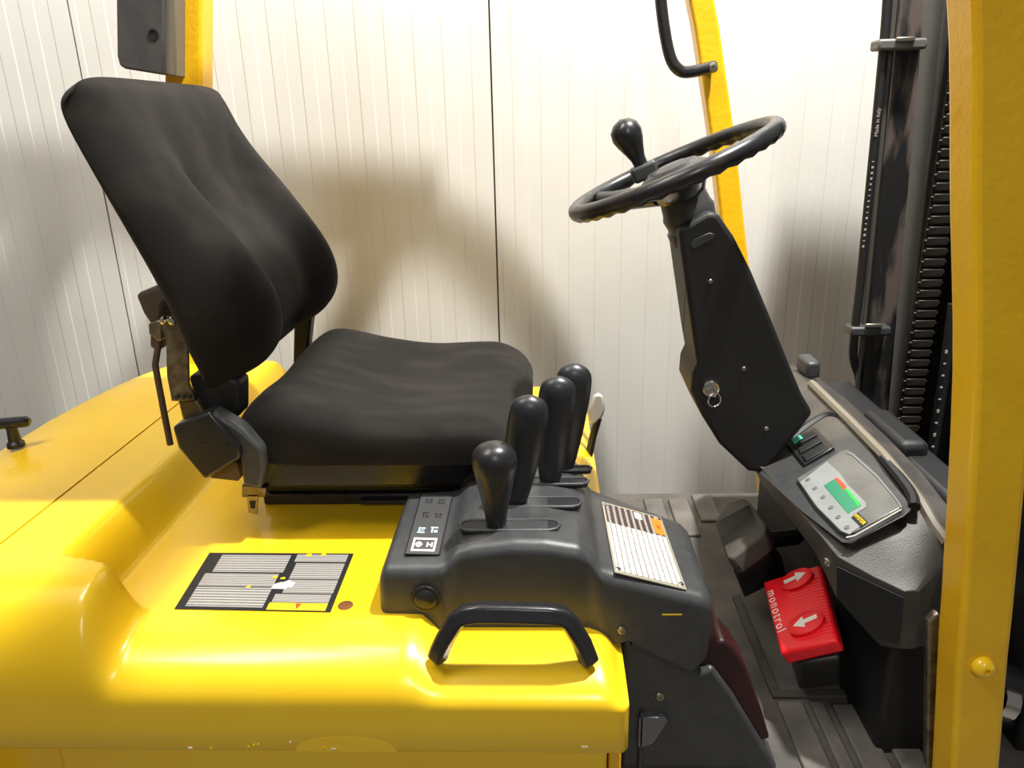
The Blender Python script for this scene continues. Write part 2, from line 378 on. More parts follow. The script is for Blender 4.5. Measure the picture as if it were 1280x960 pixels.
# cushion
tp = [(-.455, 1.062), (-.44, 1.105), (-.40, 1.130), (-.36, 1.127), (-.31, 1.112), (-.21, 1.094), (-.12, 1.096), (-.07, 1.094), (-.035, 1.078), (-.018, 1.045)]
rings = []
for j in range(NV+1):
    v = -1+2*j/NV; v = math.copysign(1-(1-abs(v))**1.7, v); e = max(0, 1-abs(v)**8)**.4
    ring = []
    N2 = 26
    for k in range(N2+1):
        s = .5-.5*math.cos(math.pi*k/N2); x = lerp(-.455, -.018, s); z = scurve(tp, x)
        z += .012*sm((abs(v)-.45)/.4)*sm((x+.44)/.05)*sm((-.03-x)/.06)
        dip = -.006*math.cos(min(1, abs(v)/.45)*math.pi/2); z += dip
        ring.append([x, z])
    for k in range(N2-1, 0, -1):
        s = .5-.5*math.cos(math.pi*k/N2); x = lerp(-.452, -.03, s); ring.append([x, 1.036])
    cxm, czm = -.235, 1.06
    rings.append([(cxm+(x-cxm)*(.94+.06*e), 1.2+v*.228*(1-.06*sm((-.33-x)/.12)), czm+(z-czm)*(.35+.65*e)) for x, z in ring])
cush = B().loft(rings, caps='strip').obj('cushion', FAB, seat, smooth=180, sub=1)
tag(cush, 'waterfall front seat cushion in worn dark fabric')
# side valance under cushion
B().prism([Vector((-.41, .995, 1.062)), Vector((-.06, .995, 1.066)), Vector((-.075, 1.02, 1.03)), Vector((-.10, 1.04, 1.012)), Vector((-.40, 1.04, 1.012))], (0, .05, 0)).obj('cushion_skirt', FABD, seat, bevel=.008, seg=3)
for xq in (-.30,):
    B().box((xq-.04, .99, 1.036), (xq+.045, 1.0, 1.044)).obj('seam_tag', BLKM, seat, bevel=.002)
def tr(pts, y, th, name, m, bev=.003, parent=seat):
    return B().prism([PY(px, py, y) for px, py in pts], (0, th, 0)).obj(name, m, parent, bevel=bev)
tr([(168, 368), (205, 354), (218, 360), (214, 372), (204, 382), (203, 420), (200, 440), (186, 436), (186, 404), (178, 392)], 1.005, .05, 'recliner_cover', mat('grey_brown_plastic', (70, 62, 56), .55), .006)
tr([(200, 395), (222, 398), (234, 412), (236, 480), (244, 500), (240, 502), (214, 502), (208, 470), (207, 430)], .985, .006, 'recliner_plate', STEEL, .002)
tr([(222, 500), (246, 500), (262, 530), (268, 545), (252, 552), (236, 548), (228, 525)], .99, .03, 'recliner_bracket', mat('dull_olive_steel', (108, 92, 58), .45, metal=.5), .003)
tr([(234, 470), (280, 468), (300, 478), (300, 520), (262, 540), (248, 520), (240, 492)], 1.0, .04, 'back_hinge', BLKM, .006)
for px in (222, 230, 238):
    p = PY(px, 496, .983); B().lathe([(.0028, 0), (.0028, .003), (0, .003)], p, (0, -1, 0), 10).obj('ratchet_hole', BLKM, seat)
for px, py, r_ in ((217, 400, .0062), (206, 400, .0055)):
    p = PY(px, py, .982); B().lathe([(r_*.5, .006), (r_, .002), (r_*1.1, -.003), (r_*.7, -.008), (0, -.0095)], p, (0, 1, 0), 16).obj('hinge_bolt', CHROME, seat)
tr([(185, 405), (198, 400), (203, 404), (200, 412), (202, 425), (198, 428), (190, 420), (186, 418)], .99, .012, 'spring_clip', STEEL, .002)
B().tube([PY(199, 425, 1.0), PY(194, 456, .985), PY(204, 510, .975), PY(213, 556, .97)], .0045, 10).obj('recline_rod', mat('rod_brown', (84, 66, 48), .5, metal=.4), seat)
tr([(262, 515), (215, 534), (222, 560), (256, 600), (300, 573), (298, 556)], .955, .035, 'belt_buckle_cover', BLKG, .004)
tr([(262, 512), (275, 520), (300, 535), (328, 562), (330, 585), (326, 613), (303, 607), (300, 580), (298, 560), (268, 530)], .962, .03, 'belt_guide', BLK, .006)
tr([(272, 583), (296, 576), (300, 596), (298, 602), (262, 598)], .985, .02, 'belt_webbing', mat('belt_brown', (96, 78, 48), .7), .002)
tr([(302, 606), (333, 610), (332, 622), (302, 622)], 1.02, .012, 'seat_bracket', STEEL, .002)
tr([(308, 618), (323, 618), (321, 643), (310, 641)], 1.02, .004, 'bracket_tab', mat('tan_steel', (176, 158, 118), .4, metal=.6), .001)
tr([(312, 627), (319, 627), (318, 636), (313, 635)], 1.018, .003, 'tab_hole', BLKM, 0)
tr([(368, 380), (392, 372), (386, 425), (384, 450), (366, 455)], 1.37, .03, 'back_hinge_arm', BLKM, .004)

# ---- lever console
zt_k = [(-.205, .970), (-.2, .985), (-.193, .994), (-.135, .996), (-.122, .998), (-.108, 1.012), (-.09, 1.018), (-.04, 1.024), (.0, 1.023), (.040, 1.016), (.054, 1.006), (.064, .990), (.075, .986), (.19, .953), (.2, .945), (.207, .925)]
zb_k = [(-.205, .915), (-.15, .915), (-.14, .888), (.088, .888), (.1, .893), (.14, .868), (.178, .848), (.195, .865), (.207, .895)]
y0_k = [(-.205, .805), (-.2, .795), (-.125, .792), (-.105, .80), (.05, .80), (.066, .792), (.19, .792), (.2, .797), (.207, .806)]
y1_k = [(-.205, 1.0), (-.12, 1.005), (-.1, 1.06), (.045, 1.07), (.065, 1.02), (.19, .985), (.2, .975), (.207, .965)]
rings = []
xs = sorted(set([round(-.205+i*.004, 4) for i in range(104)]+[.207]))
for x in xs:
    a, b_, c_, d_ = curve(zt_k, x), curve(zb_k, x), curve(y0_k, x), curve(y1_k, x); r_ = .016
    ring = [(x, c_, b_), (x, c_, lerp(b_, a-r_, .5))]
    for k in range(6): t = k/5*math.pi/2; ring.append((x, c_+r_*(1-math.cos(t)), a-r_*(1-math.sin(t))))
    for k in range(1, 6): ring.append((x, lerp(c_+r_, d_-r_, k/6), a))
    for k in range(6): t = math.pi/2-k/5*math.pi/2; ring.append((x, d_-r_*(1-math.cos(t)), a-r_*(1-math.sin(t))))
    ring += [(x, d_, min(.92, b_+.05)), (x, d_, b_)]
    rings.append(ring)
cons = B().loft(rings).obj('lever_console', BLK, T, smooth=60)
tag(cons, 'black moulded lever console beside the seat')
# symbol strip
def onz(pts, z): return [PZ(px, py, z) for px, py in pts]
s4 = onz([(506, 694), (549, 695), (566, 620), (527, 618)], .9965)
B().prism(s4, (0, 0, .0012)).obj('symbol_strip', mat('strip_grey', (66, 66, 67), .45), cons, bevel=.0006)
s4 = [p+Vector((0, 0, .0014)) for p in s4]
def frame(c, t, name, m, parent):
    inner = sub(c, t, t*1.6, 1-t, 1-t*1.6)
    b = B(); bm = b.bm; o_ = [bm.verts.new(p) for p in c]; i_ = [bm.verts.new(p) for p in inner]
    for k in range(4): bm.faces.new((o_[k], o_[(k+1) % 4], i_[(k+1) % 4], i_[k]))
    return b.obj(name, m, parent, smooth=0)
frame(sub(s4, .14, .05, .84, .25), .09, 'symbol_frame', WHITE, cons)
def glyph(u, v, m, kind):
    cc = sub(s4, u-.11, v-.045, u+.11, v+.045); b = B(); bm = b.bm
    def r4(a0, b0, a1, b1): b.quad(sub(cc, a0, b0, a1, b1))
    if kind == 0: r4(0, .4, 1, .6); r4(.4, 0, .6, 1); r4(.15, .15, .35, .35); r4(.65, .65, .85, .85); r4(.15, .65, .35, .85); r4(.65, .15, .85, .35)
    elif kind == 1: r4(.1, .1, .3, .9); r4(.7, .1, .9, .9); r4(.3, .4, .7, .6)
    elif kind == 2: r4(0, .8, 1, 1); r4(.15, 0, .35, .8); r4(.5, .3, 1, .45); r4(.5, .05, 1, .2)
    elif kind == 3: r4(0, .0, 1, .18); r4(.1, .3, .3, 1); r4(.4, .75, 1, .95); r4(.4, .4, .9, .55)
    elif kind == 4: r4(0, .1, 1, .3); r4(0, .5, .4, .9); r4(.6, .5, 1, .9)
    b.obj('symbol', m, cons, smooth=0, merge=False)
DK = mat('dark_symbol', (22, 22, 23), .6)
glyph(.33, .15, WHITE, 0); glyph(.65, .15, WHITE, 1); glyph(.30, .37, BLUEW, 3); glyph(.68, .38, BLUEW, 2)
B().tube(s4, .0009, 6, closed=True).obj('strip_rim', BLKM, cons)
glyph(.30, .62, DK, 2); glyph(.70, .62, DK, 4); glyph(.30, .87, DK, 4); glyph(.70, .87, DK, 3)
# round plug, screws, rating plate
p = PY(532, 748, .792); B().lathe([(.0185, .001), (.018, .003), (.0145, .0032), (.014, .0015), (.0135, .0035), (.010, .0055), (0, .006)], p, (0, -1, 0), 28).obj('push_plug', BLKG, cons)
screw(PY(777, 788, .791), (0, -1, 0), .0055, cons)
n_pl = Vector((.31, 0, 1)).normalized(); p_pl = Vector((.08, .9, .9862))
pc = [PL(px, py, p_pl, n_pl) for px, py in ((768, 716), (858, 738), (826, 648), (752, 628))]
pl = B().prism(pc, n_pl*.0012).obj('rating_plate', mat('plate_aluminium', (205, 200, 180), .3, metal=.6), cons, smooth=0)
tag(pl, 'aluminium rating plate with dark warning band and orange corner')
pc = [p+n_pl*.0016 for p in pc]
uvquad('plate_print', sub(pc, .03, .03, .95, .68), PTXT, pl)
uvquad('plate_band', sub(pc, .03, .68, .95, .98), PTXD, pl)
uvquad('orange_block', [p+n_pl*.0003 for p in sub(pc, .80, .70, .96, .94)], ORG, pl)
uvquad('white_symbol', [p+n_pl*.0003 for p in sub(pc, .52, .86, .64, .96)], WHITE, pl)
uvquad('symbol_bar', [p+n_pl*.0005 for p in sub(pc, .86, .79, .91, .84)], REDP, pl)
for u, v in ((.06, .05), (.94, .05), (.94, .96), (.05, .96)):
    screw(bil(pc, u, v), n_pl, .0035, pl, CHROME, 'rivet')
p = PL(840, 768, Vector((.15, .792, .95)), Vector((0, 1, 0))); B().box((p.x-.012, .7915, p.z-.001), (p.x+.012, .793, p.z+.001)).obj('scratch_mark', YPR, cons, smooth=0)
# slots and levers
def slot(cx_, cy_, z, L, W):
    s_ = [Vector((cx_+sx*(L/2-W/2)+W/2*math.cos(a), cy_+W/2*math.sin(a), z)) for sx, aa in ((1, (-90, -45, 0, 45, 90)), (-1, (90, 135, 180, 225, 270))) for a in [R(q) for q in aa]]
    o = B().prism(s_, (0, 0, -.006)).obj('lever_slot', BLKM, cons, smooth=0)  # dark plate on the surface, black colour stands in for slot shade
    B().tube(s_, .0022, 8, closed=True).obj('slot_rim', BLK, o)
slot(-.045, .846, 1.0225, .125, .026); slot(-.010, .906, 1.0225, .115, .026); slot(.010, .968, 1.0225, .10, .02); slot(.022, 1.012, 1.021, .09, .014)
def lever(name, base, top, prof, flat=.8, label=None):
    b0 = Vector(base); t0 = Vector(top); ax = t0-b0; L = ax.length; a = ax/L
    u = (Vector((1, 0, 0))-a*a.x).normalized(); v = a.cross(u)
    rings = [[b0+a*(h*L)+u*math.cos(k*math.pi/10)*r_+v*math.sin(k*math.pi/10)*r_*flat for k in range(20)] for h, r_ in prof]
    sh = B().tube([b0-a*.02, b0+a*L*.35], .009, 10).obj('control_lever', BLKM, T)
    g = B().loft(rings).obj('lever_grip', BLKG if 'short' in name else mat('lever_black', (36, 37, 40), .36), sh, smooth=60, sub=1)
    tag(sh, label); return sh
def ends(px, py, y): return PY(px, py, y)
lever('short', PY(621, 668, .846), PY(617, 552, .846), [(.06, .011), (.10, .0125), (.30, .015), (.42, .019), (.60, .0235), (.70, .0265), (.78, .0285), (.88, .0275), (.95, .021), (.985, .011), (1, .002)], .9, 'short black lever with smooth rounded knob')
PAD = [(.05, .013), (.10, .0155), (.3, .0205), (.5, .0235), (.7, .0255), (.85, .0262), (.93, .0235), (.97, .0165), (.99, .009), (1, .002)]
lever('long', PY(640, 645, .906), PY(665, 494, .906), PAD, .62, 'long paddle lever behind the short knobbed lever')
lever('long', PY(686, 612, .968), PY(699, 470, .968), PAD, .62, 'long paddle lever standing third from the handle')
lever('long', PY(702, 598, 1.012), PY(720, 454, 1.012), PAD, .62, 'long paddle lever nearest the seat, last of the row')
tr([(568, 632), (580, 600), (600, 582), (612, 590), (606, 615)], 1.0, .03, 'lever_boot', BLKM, .006, cons)
# grab handle on the hood edge
hpts = [PY(546, 824, .735), PY(550, 812, .735), PY(557, 797, .735), PY(572, 773, .735), PY(582, 767, .735), PY(600, 765, .735), PY(640, 765.5, .735), PY(685, 767, .735), PY(702, 769, .735), PY(711, 776, .735), PY(727, 802, .735), PY(733, 818, .735), PY(737, 828, .735)]
gh = B().tube(hpts, .015, 4, flat=.9, up=(0, 1, .55)).obj('grab_handle', BLKG, T, bevel=.004, seg=3, smooth=40)
tag(gh, 'low black grab handle bolted on the yellow hood edge')

# ---- dark cowl in front of hood, maroon patch of unclear origin
cw = B().prism([Vector((x, .806, z)) for x, z in ((.096, .884), (.118, .872), (.19, .832), (.208, .842), (.236, .800), (.30, .685), (.36, .56), (.096, .56))], (0, .05, 0)).obj('side_cowl', BLK, T, bevel=.006, seg=3)
tag(cw, 'dark grey plastic cowl below the lever console')
B().tube([Vector((.105, .804, .880)), Vector((.118, .803, .874)), Vector((.19, .803, .834))], .004, 8).obj('cowl_lip', BLK, cw)
screw(PY(825, 871, .805), (0, -1, 0), .006, cw)
B().prism([PY(px, py, .80) for px, py in ((798, 897), (832, 896), (836, 902), (818, 930), (806, 935), (796, 935))], (0, .012, 0)).obj('shiny_patch', mat('shiny_tape', (120, 122, 128), .18, metal=.7, bump=.9, bscale=60), cw, bevel=.002)
B().box((.118, .80, .56), (.124, .81, .775)).obj('cowl_rib', BLK, cw, bevel=.002)
mp = B().prism([Vector((x, .815, z)) for x, z in ((.192, .830), (.199, .850), (.214, .874), (.222, .876), (.236, .862), (.252, .835), (.278, .765), (.292, .72), (.262, .715), (.222, .77))], (0, .05, 0)).obj('maroon_patch', MAR, T, bevel=.005, seg=3)
tag(mp, 'dark maroon patch at the edge of the cowl')

# ---- floor plate with ribbed rubber mat
fp = B().box((.09, .80, .62), (.66, 1.60, .68)).obj('floor_plate', RUB, T, bevel=.006)
tag(fp, 'dusty grey rubber covered floor plate')
for x0, x1, y0, y1 in ((.335, .372, .80, .925), (.382, .402, .80, .925), (.412, .45, .80, .92), (.462, .50, .80, .91), (.51, .55, .80, .90), (.22, .262, 1.35, 1.56), (.275, .318, 1.40, 1.56), (.33, .375, 1.46, 1.58)):
    B().box((x0, y0, .679), (x1, y1, .687)).obj('mat_rib', RUBL, fp, bevel=.003)
for x0, y0, x1, y1 in ((.332, .935, .56, .950), (.332, .95, .346, 1.19)):
    B().box((x0, y0, .679), (x1, y1, .686)).obj('mat_edge', RUBD, fp, bevel=.002)

# ---- pedals
bn = [Vector(PZ(px, py, z)) for px, py, z in ((893, 652, .832), (908, 628, .85), (930, 622, .868), (938, 628, .874), (957, 655, .876), (955, 668, .868), (915, 698, .838), (908, 697, .834))]
bp_ = B().prism(bn, Vector((.018, 0, -.03))).obj('brake_pedal', RUBD, T, bevel=.004); tag(bp_, 'black ribbed rubber brake pedal')
pn = (bn[2]-bn[0]).cross(bn[6]-bn[0]).normalized()
if pn.z < 0: pn = -pn
for k in range(15):
    t = .06+.88*k/14
    a = lerp(bn[0], bn[7], t); b_ = lerp(bn[3], bn[5], t); a, b_ = lerp(a, b_, .05), lerp(a, b_, .95)
    B().tube([a, b_], .0018, 6).obj('pad_rib', RUBD, bp_)
B().tube([bn[4]+Vector((.0, .0, -.03)), Vector((.42, 1.16, .82)), Vector((.47, 1.2, .84))], .014, 8).obj('pedal_arm', BLKM, bp_)
B().prism([bn[7]+Vector((.015, .01, -.03)), bn[5]+Vector((.01, 0, -.03)), bn[5]+Vector((.05, .02, -.09)), bn[7]+Vector((.04, .02, -.09))], (.01, .06, 0)).obj('pedal_bracket', BLKM, bp_, bevel=.004)
rc = [PZ(975, 817, .79), PZ(1047, 800, .835), PZ(1025, 705, .835), PZ(953, 727, .79)]   # near-bottom, near-top, far-top, far-bottom
rn = (rc[1]-rc[0]).cross(rc[3]-rc[0]).normalized()
if rn.z < 0: rn = -rn
rp = B().prism(rc, -rn*.022).obj('accelerator_pedal', RED, T, bevel=.005, seg=3); tag(rp, 'red direction-control accelerator pedal with white lettering and arrows')
rx = (rc[0]-rc[3]).normalized()     # driver's left to right
ry = rn.cross(rx)
if ry.dot(rc[1]-rc[0]) < 0: ry = -ry
def rpt(u, v, l=0): return bil([rc[3], rc[0], rc[1], rc[2]], u, v)+rn*l
text('lettering', 'monotrol', rpt(.46, .115, .0007), rx, rx.cross(rn)*-1, .021, WHITE, rp, spacing=1.3)
for k in range(18):
    u = .18+k*.042
    B().tube([rpt(u, .36, 0), rpt(u, .97, 0)], .0016, 6).obj('tread_rib', RED, rp)
ARW = [(-.5, -.14), (.05, -.14), (.05, -.40), (.5, 0), (.05, .40), (.05, .14), (-.5, .14)]
for u, v, ang in ((.16, .58, 1), (.76, .58, -1)):
    o_ = rpt(u, v, .0)
    ex = ry; ey = rx
    disc = [o_+ex*(.027*math.cos(a))+ey*(.022*math.sin(a)) for a in [k*math.pi/12 for k in range(24)]]
    bt = B().loft([disc, [p+rn*.007 for p in disc], [o_+(p-o_)*.86+rn*.0085 for p in disc]]).obj('direction_button', RED, rp, smooth=40)
    B().prism([o_+ex*(ang*x*.036)+ey*(y*.03)+rn*.0088 for x, y in ARW], rn*.0006).obj('arrow', WHITE, bt, smooth=0)
B().prism([p-rn*.022 for p in (rpt(.2, .1), rpt(1.02, .15), rpt(1.05, .9), rpt(.2, .9))], (.02, .03, -.07)).obj('pedal_base', BLKM, rp, bevel=.006)

# ---- dashboard
DS = [  # y, [(x,z): underside, left bottom, left top, mid, ridge inner, ridge, front top, front bottom]
 (.800, [(.436, .875), (.430, .882), (.426, .957), (.430, .9575), (.434, .958), (.438, .958), (.442, .957), (.446, .875)]),
 (.822, [(.42, .862), (.402, .884), (.396, .964), (.425, .970), (.448, .976), (.466, .979), (.478, .975), (.482, .866)]),
 (.850, [(.42, .855), (.368, .915), (.363, .974), (.402, .988), (.450, 1.004), (.482, 1.008), (.510, .996), (.515, .855)]),
 (.885, [(.43, .85), (.364, .930), (.359, .9765), (.398, .9945), (.449, 1.017), (.478, 1.024), (.522, 1.002), (.54, .84)]),
 (.92, [(.45, .85), (.362, .938), (.355, .977), (.395, .996), (.448, 1.020), (.476, 1.030), (.528, 1.005), (.56, .83)]),
 (1.0, [(.46, .85), (.356, .940), (.346, .977), (.390, .998), (.444, 1.025), (.474, 1.040), (.53, 1.015), (.58, .82)]),
 (1.12, [(.46, .85), (.346, .940), (.334, .977), (.385, .999), (.441, 1.027), (.472, 1.043), (.53, 1.02), (.58, .82)]),
 (1.30, [(.46, .85), (.352, .935), (.340, .977), (.385, .999), (.441, 1.027), (.472, 1.043), (.53, 1.02), (.58, .82)]),
 (1.48, [(.46, .85), (.38, .93), (.365, .975), (.40, .995), (.445, 1.015), (.472, 1.030), (.53, 1.01), (.58, .82)]),
 (1.52, [(.46, .86), (.41, .92), (.395, .96), (.42, .97), (.45, .985), (.472, .99), (.52, .98), (.57, .83)])]
dash = B().loft([[(x, y, z) for x, z in s_] for y, s_ in DS]).obj('dashboard', DASHM, T, bevel=.004, seg=3, smooth=22)
tag(dash, 'black dashboard housing below the steering column')
B().box((.47, .90, .66), (.62, 1.50, .87)).obj('dashboard_support', BLKM, dash, bevel=.01)
B().box((.44, .835, .66), (.52, 1.45, .90)).obj('dashboard_leg', BLKM, dash, bevel=.006)
B().box((.545, .95, .80), (.60, 1.45, 1.0)).obj('dashboard_front', BLKM, dash, bevel=.01)
# front lip and bracket beyond the ridge
B().tube([Vector((.488, .84, .999)), Vector((.481, .86, 1.010)), Vector((.478, .89, 1.024)), Vector((.474, .93, 1.034)), Vector((.473, 1.0, 1.042)), Vector((.472, 1.12, 1.045)), Vector((.472, 1.3, 1.045))], .008, 8).obj('dash_lip', mat('lip_brown', (120, 112, 98), .45), dash)  # front lip in a lighter brown than the housing
B().box((.538, 1.09, .98), (.585, 1.24, 1.022)).obj('cable_cover', BLKM, dash, bevel=.012, seg=3)
B().box((.485, 1.37, 1.03), (.512, 1.43, 1.062)).obj('cable_box', BLK, dash, bevel=.006)
B().prism([Vector((.3635, .8475, .962)), Vector((.425, .7985, .950)), Vector((.4285, .7985, .884)), Vector((.405, .817, .88)), Vector((.369, .8475, .916))], (-.0012, -.0015, 0)).obj('end_shade', BLKM, dash, smooth=0)  # thin black sheet over the near end, its shade put into the colour
# recessed instrument tray plane
A_ = Vector((.346, 1.0, .977)); B_ = Vector((.444, 1.0, 1.025)); dn_ = (B_-A_).cross(Vector((0, 1, 0))).normalized()
if dn_.z < 0: dn_ = -dn_
d0 = A_+dn_*.001
tray_px = [(950, 592), (975, 566), (1018, 536), (1040, 528), (1060, 540), (1100, 585), (1134, 626), (1139, 638), (1130, 646), (1064, 680), (1053, 679), (1000, 638)]
tray = [PL(px, py, d0, dn_) for px, py in tray_px]
ty = B().prism(tray, dn_*.0015).obj('instrument_tray', BLK, dash, bevel=.001)
B().tube(spline([PL(px, py, d0, dn_) for px, py in ((950, 588), (975, 561), (1018, 528), (1043, 519), (1068, 533), (1108, 578), (1138, 616), (1143, 634))], 5), .0075, 8).obj('tray_rim', BLKM, ty)
# display unit
dp = [PL(px, py, d0+dn_*.002, dn_) for px, py in ((997, 602), (1052, 568), (1060, 565), (1068, 569), (1100, 598), (1122, 625), (1129, 635), (1126, 640), (1070, 669), (1060, 672), (1050, 667), (1020, 636))]
du = B().prism(dp, dn_*.006).obj('display_unit', LCDD, dash, bevel=.002, seg=3); tag(du, 'grey display unit with small green screen')
d1 = d0+dn_*.0083
def dq(pts, name, m, lift=0, parent=du, th=.0004):
    return B().prism([PL(px, py, d1+dn_*lift, dn_) for px, py in pts], dn_*th).obj(name, m, parent, smooth=0)
dq([(1000, 603), (1034, 577), (1050, 592), (1060, 606), (1082, 628), (1083, 634), (1066, 644), (1078, 656), (1062, 668), (1052, 664), (1022, 634)], 'keypad_face', LCD)
dq([(1030, 607), (1043, 599), (1076, 632), (1060, 642)], 'screen', GRN, .0006)
dq([(1043, 598), (1047, 597), (1058, 608), (1055, 613)], 'gauge_bar_red', REDP, .0011)
dq([(1056, 612), (1059, 610), (1076, 630), (1073, 634)], 'gauge_bar_green', GRNB, .0011)
dq([(1064, 647), (1073, 641), (1085, 653), (1076, 659)], 'badge', BLKM, .0006)
be = PL(1069, 644.5, d1, dn_); bf = PL(1081, 656, d1, dn_); bx = (bf-be).normalized()
text('badge_lettering', 'HYSTER', (be+bf)/2+dn_*.0014, bx, dn_.cross(bx), .0075, YPR, du)
for px, py in ((1010, 600), (1019, 611), (1029, 622), (1039, 635), (1048, 647), (1059, 660)):
    p = PL(px, py, d1, dn_); B().lathe([(.0036, 0), (.0036, .0012), (.0028, .0016), (.0022, .0010), (0, .0010)], p, dn_, 14).obj('keypad_button', GREYP, du)
B().tube([PL(px, py, d1, dn_) for px, py in ((1058, 566), (1066, 569), (1098, 598), (1120, 624), (1127, 635))], .0012, 6).obj('display_edge', LCD, du)
B().tube([PL(px, py, d1, dn_) for px, py in ((1127, 637), (1068, 670), (1058, 672))], .0014, 6).obj('display_edge', mat('bright_edge', (170, 168, 160), .3), du)
# rocker switches
sw = B().prism([PL(px, py, d0+dn_*.002, dn_) for px, py in ((984, 557), (1020, 537), (1044, 562), (1006, 584))], dn_*.005).obj('switch_panel', BLKG, dash, bevel=.001); tag(sw, 'black rocker switch panel with teal switch')
d2 = d0+dn_*.0072
B().prism([PL(px, py, d2, dn_) for px, py in ((990, 552), (1001, 546), (1005, 550), (993, 556))], dn_*.005).obj('rocker_switch', TEAL, sw, bevel=.001)
for qd in (((1003, 546), (1018, 540), (1022, 545), (996, 559)), ((998, 562), (1024, 548), (1028, 553), (1001, 568)), ((1003, 571), (1030, 556), (1036, 562), (1008, 578))):
    B().prism([PL(px, py, d2, dn_) for px, py in qd], dn_*.003).obj('rocker_switch', BLKM, sw, bevel=.001)
screw(PL(1034, 703, Vector((.361, .9, .93)), Vector((-1, -.11, -.1)).normalized()), (-1, -.2, -.1), .006, dash, CHROME)

# ---- steering column
colp = [(848, 288), (856, 282), (884, 266), (893, 265), (900, 270), (918, 296), (940, 340), (965, 400), (985, 450), (1004, 495), (1017, 517), (1000, 540), (952, 592), (936, 590), (900, 556), (878, 521), (864, 490), (866, 468), (872, 455), (867, 425), (858, 360)]
sco = B().prism([PY(px, py, 1.1) for px, py in colp], (0, .115, 0)).obj('steering_column', BLKM, T, bevel=.007, seg=3); tag(sco, 'black steering column cover with ignition switch')
for px, py in ((888, 352), (930, 461), (958, 536)): screw(PY(px, py, 1.0995), (0, -1, 0), .0035, sco)
B().prism([PY(px, py, 1.0995) for px, py in ((864, 306), (868, 299), (886, 291), (893, 292), (893, 298), (874, 308), (866, 311))], (0, .003, 0)).obj('logo_recess', BLK, sco, bevel=.001)
B().box((.205, 1.0992, 1.2), (.2056, 1.101, 1.27)).obj('cover_seam', DK, sco, smooth=0)
WC = Vector((.189, 1.157, 1.425)); WN = Vector((-.42, .015, 1)).normalized()
ig = PY(888, 485, 1.10)
igs = B().lathe([(.0135, 0), (.0135, .004), (.012, .0065), (.009, .007), (.0085, .0055), (0, .0055)], ig, (0, -1, 0), 26).obj('ignition_switch', CHROME, sco)
neck = B().lathe([(.040, -.105), (.040, -.086), (.036, -.082), (.039, -.066), (.036, -.058), (.033, -.035), (.04, -.022), (.045, -.012)], WC, WN, 28).obj('column_collar', BLK, sco)
# ---- steering wheel
RW = .149
ux = (Vector((1, 0, 0))-WN*WN.x).normalized(); uy = WN.cross(ux)
bm_ = B(); rings = []; NS = 144; NT = 14
for i in range(NS):
    a = 2*math.pi*i/NS; rad = ux*math.cos(a)+uy*math.sin(a); ring = []
    for k in range(NT):
        t = 2*math.pi*k/NT; rr = .0125
        low = max(0, -math.sin(t)+.2*math.cos(t+math.pi)); rr += .0014*math.sin(i*2*math.pi/NS*36)*min(1, low)
        ring.append(WC+rad*(RW+rr*math.cos(t))+WN*(rr*math.sin(t)))
    rings.append(ring)
rings.append(rings[0])
whl = bm_.loft(rings, caps=False).obj('steering_wheel', BLKG, T, smooth=180); tag(whl, 'black steering wheel with spinner knob')
B().lathe([(.030, -.050), (.040, -.030), (.052, -.014), (.050, -.004), (.040, .002), (.036, .005), (.034, .004), (.020, .008), (0, .009)], WC, WN, 32).obj('wheel_hub', BLKG, whl, smooth=50)
for ang in (-95, 140):
    a = R(ang); rad = ux*math.cos(a)+uy*math.sin(a)
    B().tube([WC+rad*.03-WN*.026, WC+rad*.08-WN*.022, WC+rad*.125-WN*.011, WC+rad*(RW-.002)-WN*.002], [.019, .015, .012, .010], 12, flat=1.7, up=WN).obj('wheel_spoke', BLKG, whl, smooth=60)
kbase = PY(806, 216, 1.215)
kn = kbase; kt = PY(781, 163, 1.215)
cl = B().box((-.020, -.014, -.010), (.020, .014, .014))
cl.bm.transform(Matrix.Translation(kbase) @ Matrix.Rotation(R(-22), 4, 'Y')); clm = cl.obj('knob_clamp', BLK, whl, bevel=.005, seg=3)
ax = (kt-kn).normalized(); Lk = (kt-kn).length
B().lathe([(.012, 0), (.0105, .014), (.011, .024), (.015, .036), (.0205, .050), (.0235, .062), (.0215, .074), (.013, .083), (0, .087)], kn, ax, 24).obj('spinner_knob', BLKG, whl, smooth=60)

# ---- silver lever beyond the hood
sl = B().prism([PY(px, py, 1.3) for px, py in ((736, 515), (742, 496), (748, 492), (754, 496), (757, 512), (753, 522), (741, 532), (736, 528))], (0, .012, 0)).obj('brake_lever', mat('silver_paint', (200, 200, 194), .35, metal=.3), T, bevel=.004); tag(sl, 'small silver hand lever beyond the hood')
B().tube([PY(748, 522, 1.31), PY(741, 546, 1.31), PY(730, 600, 1.31)], .007, 8).obj('lever_stem', MAST, sl)

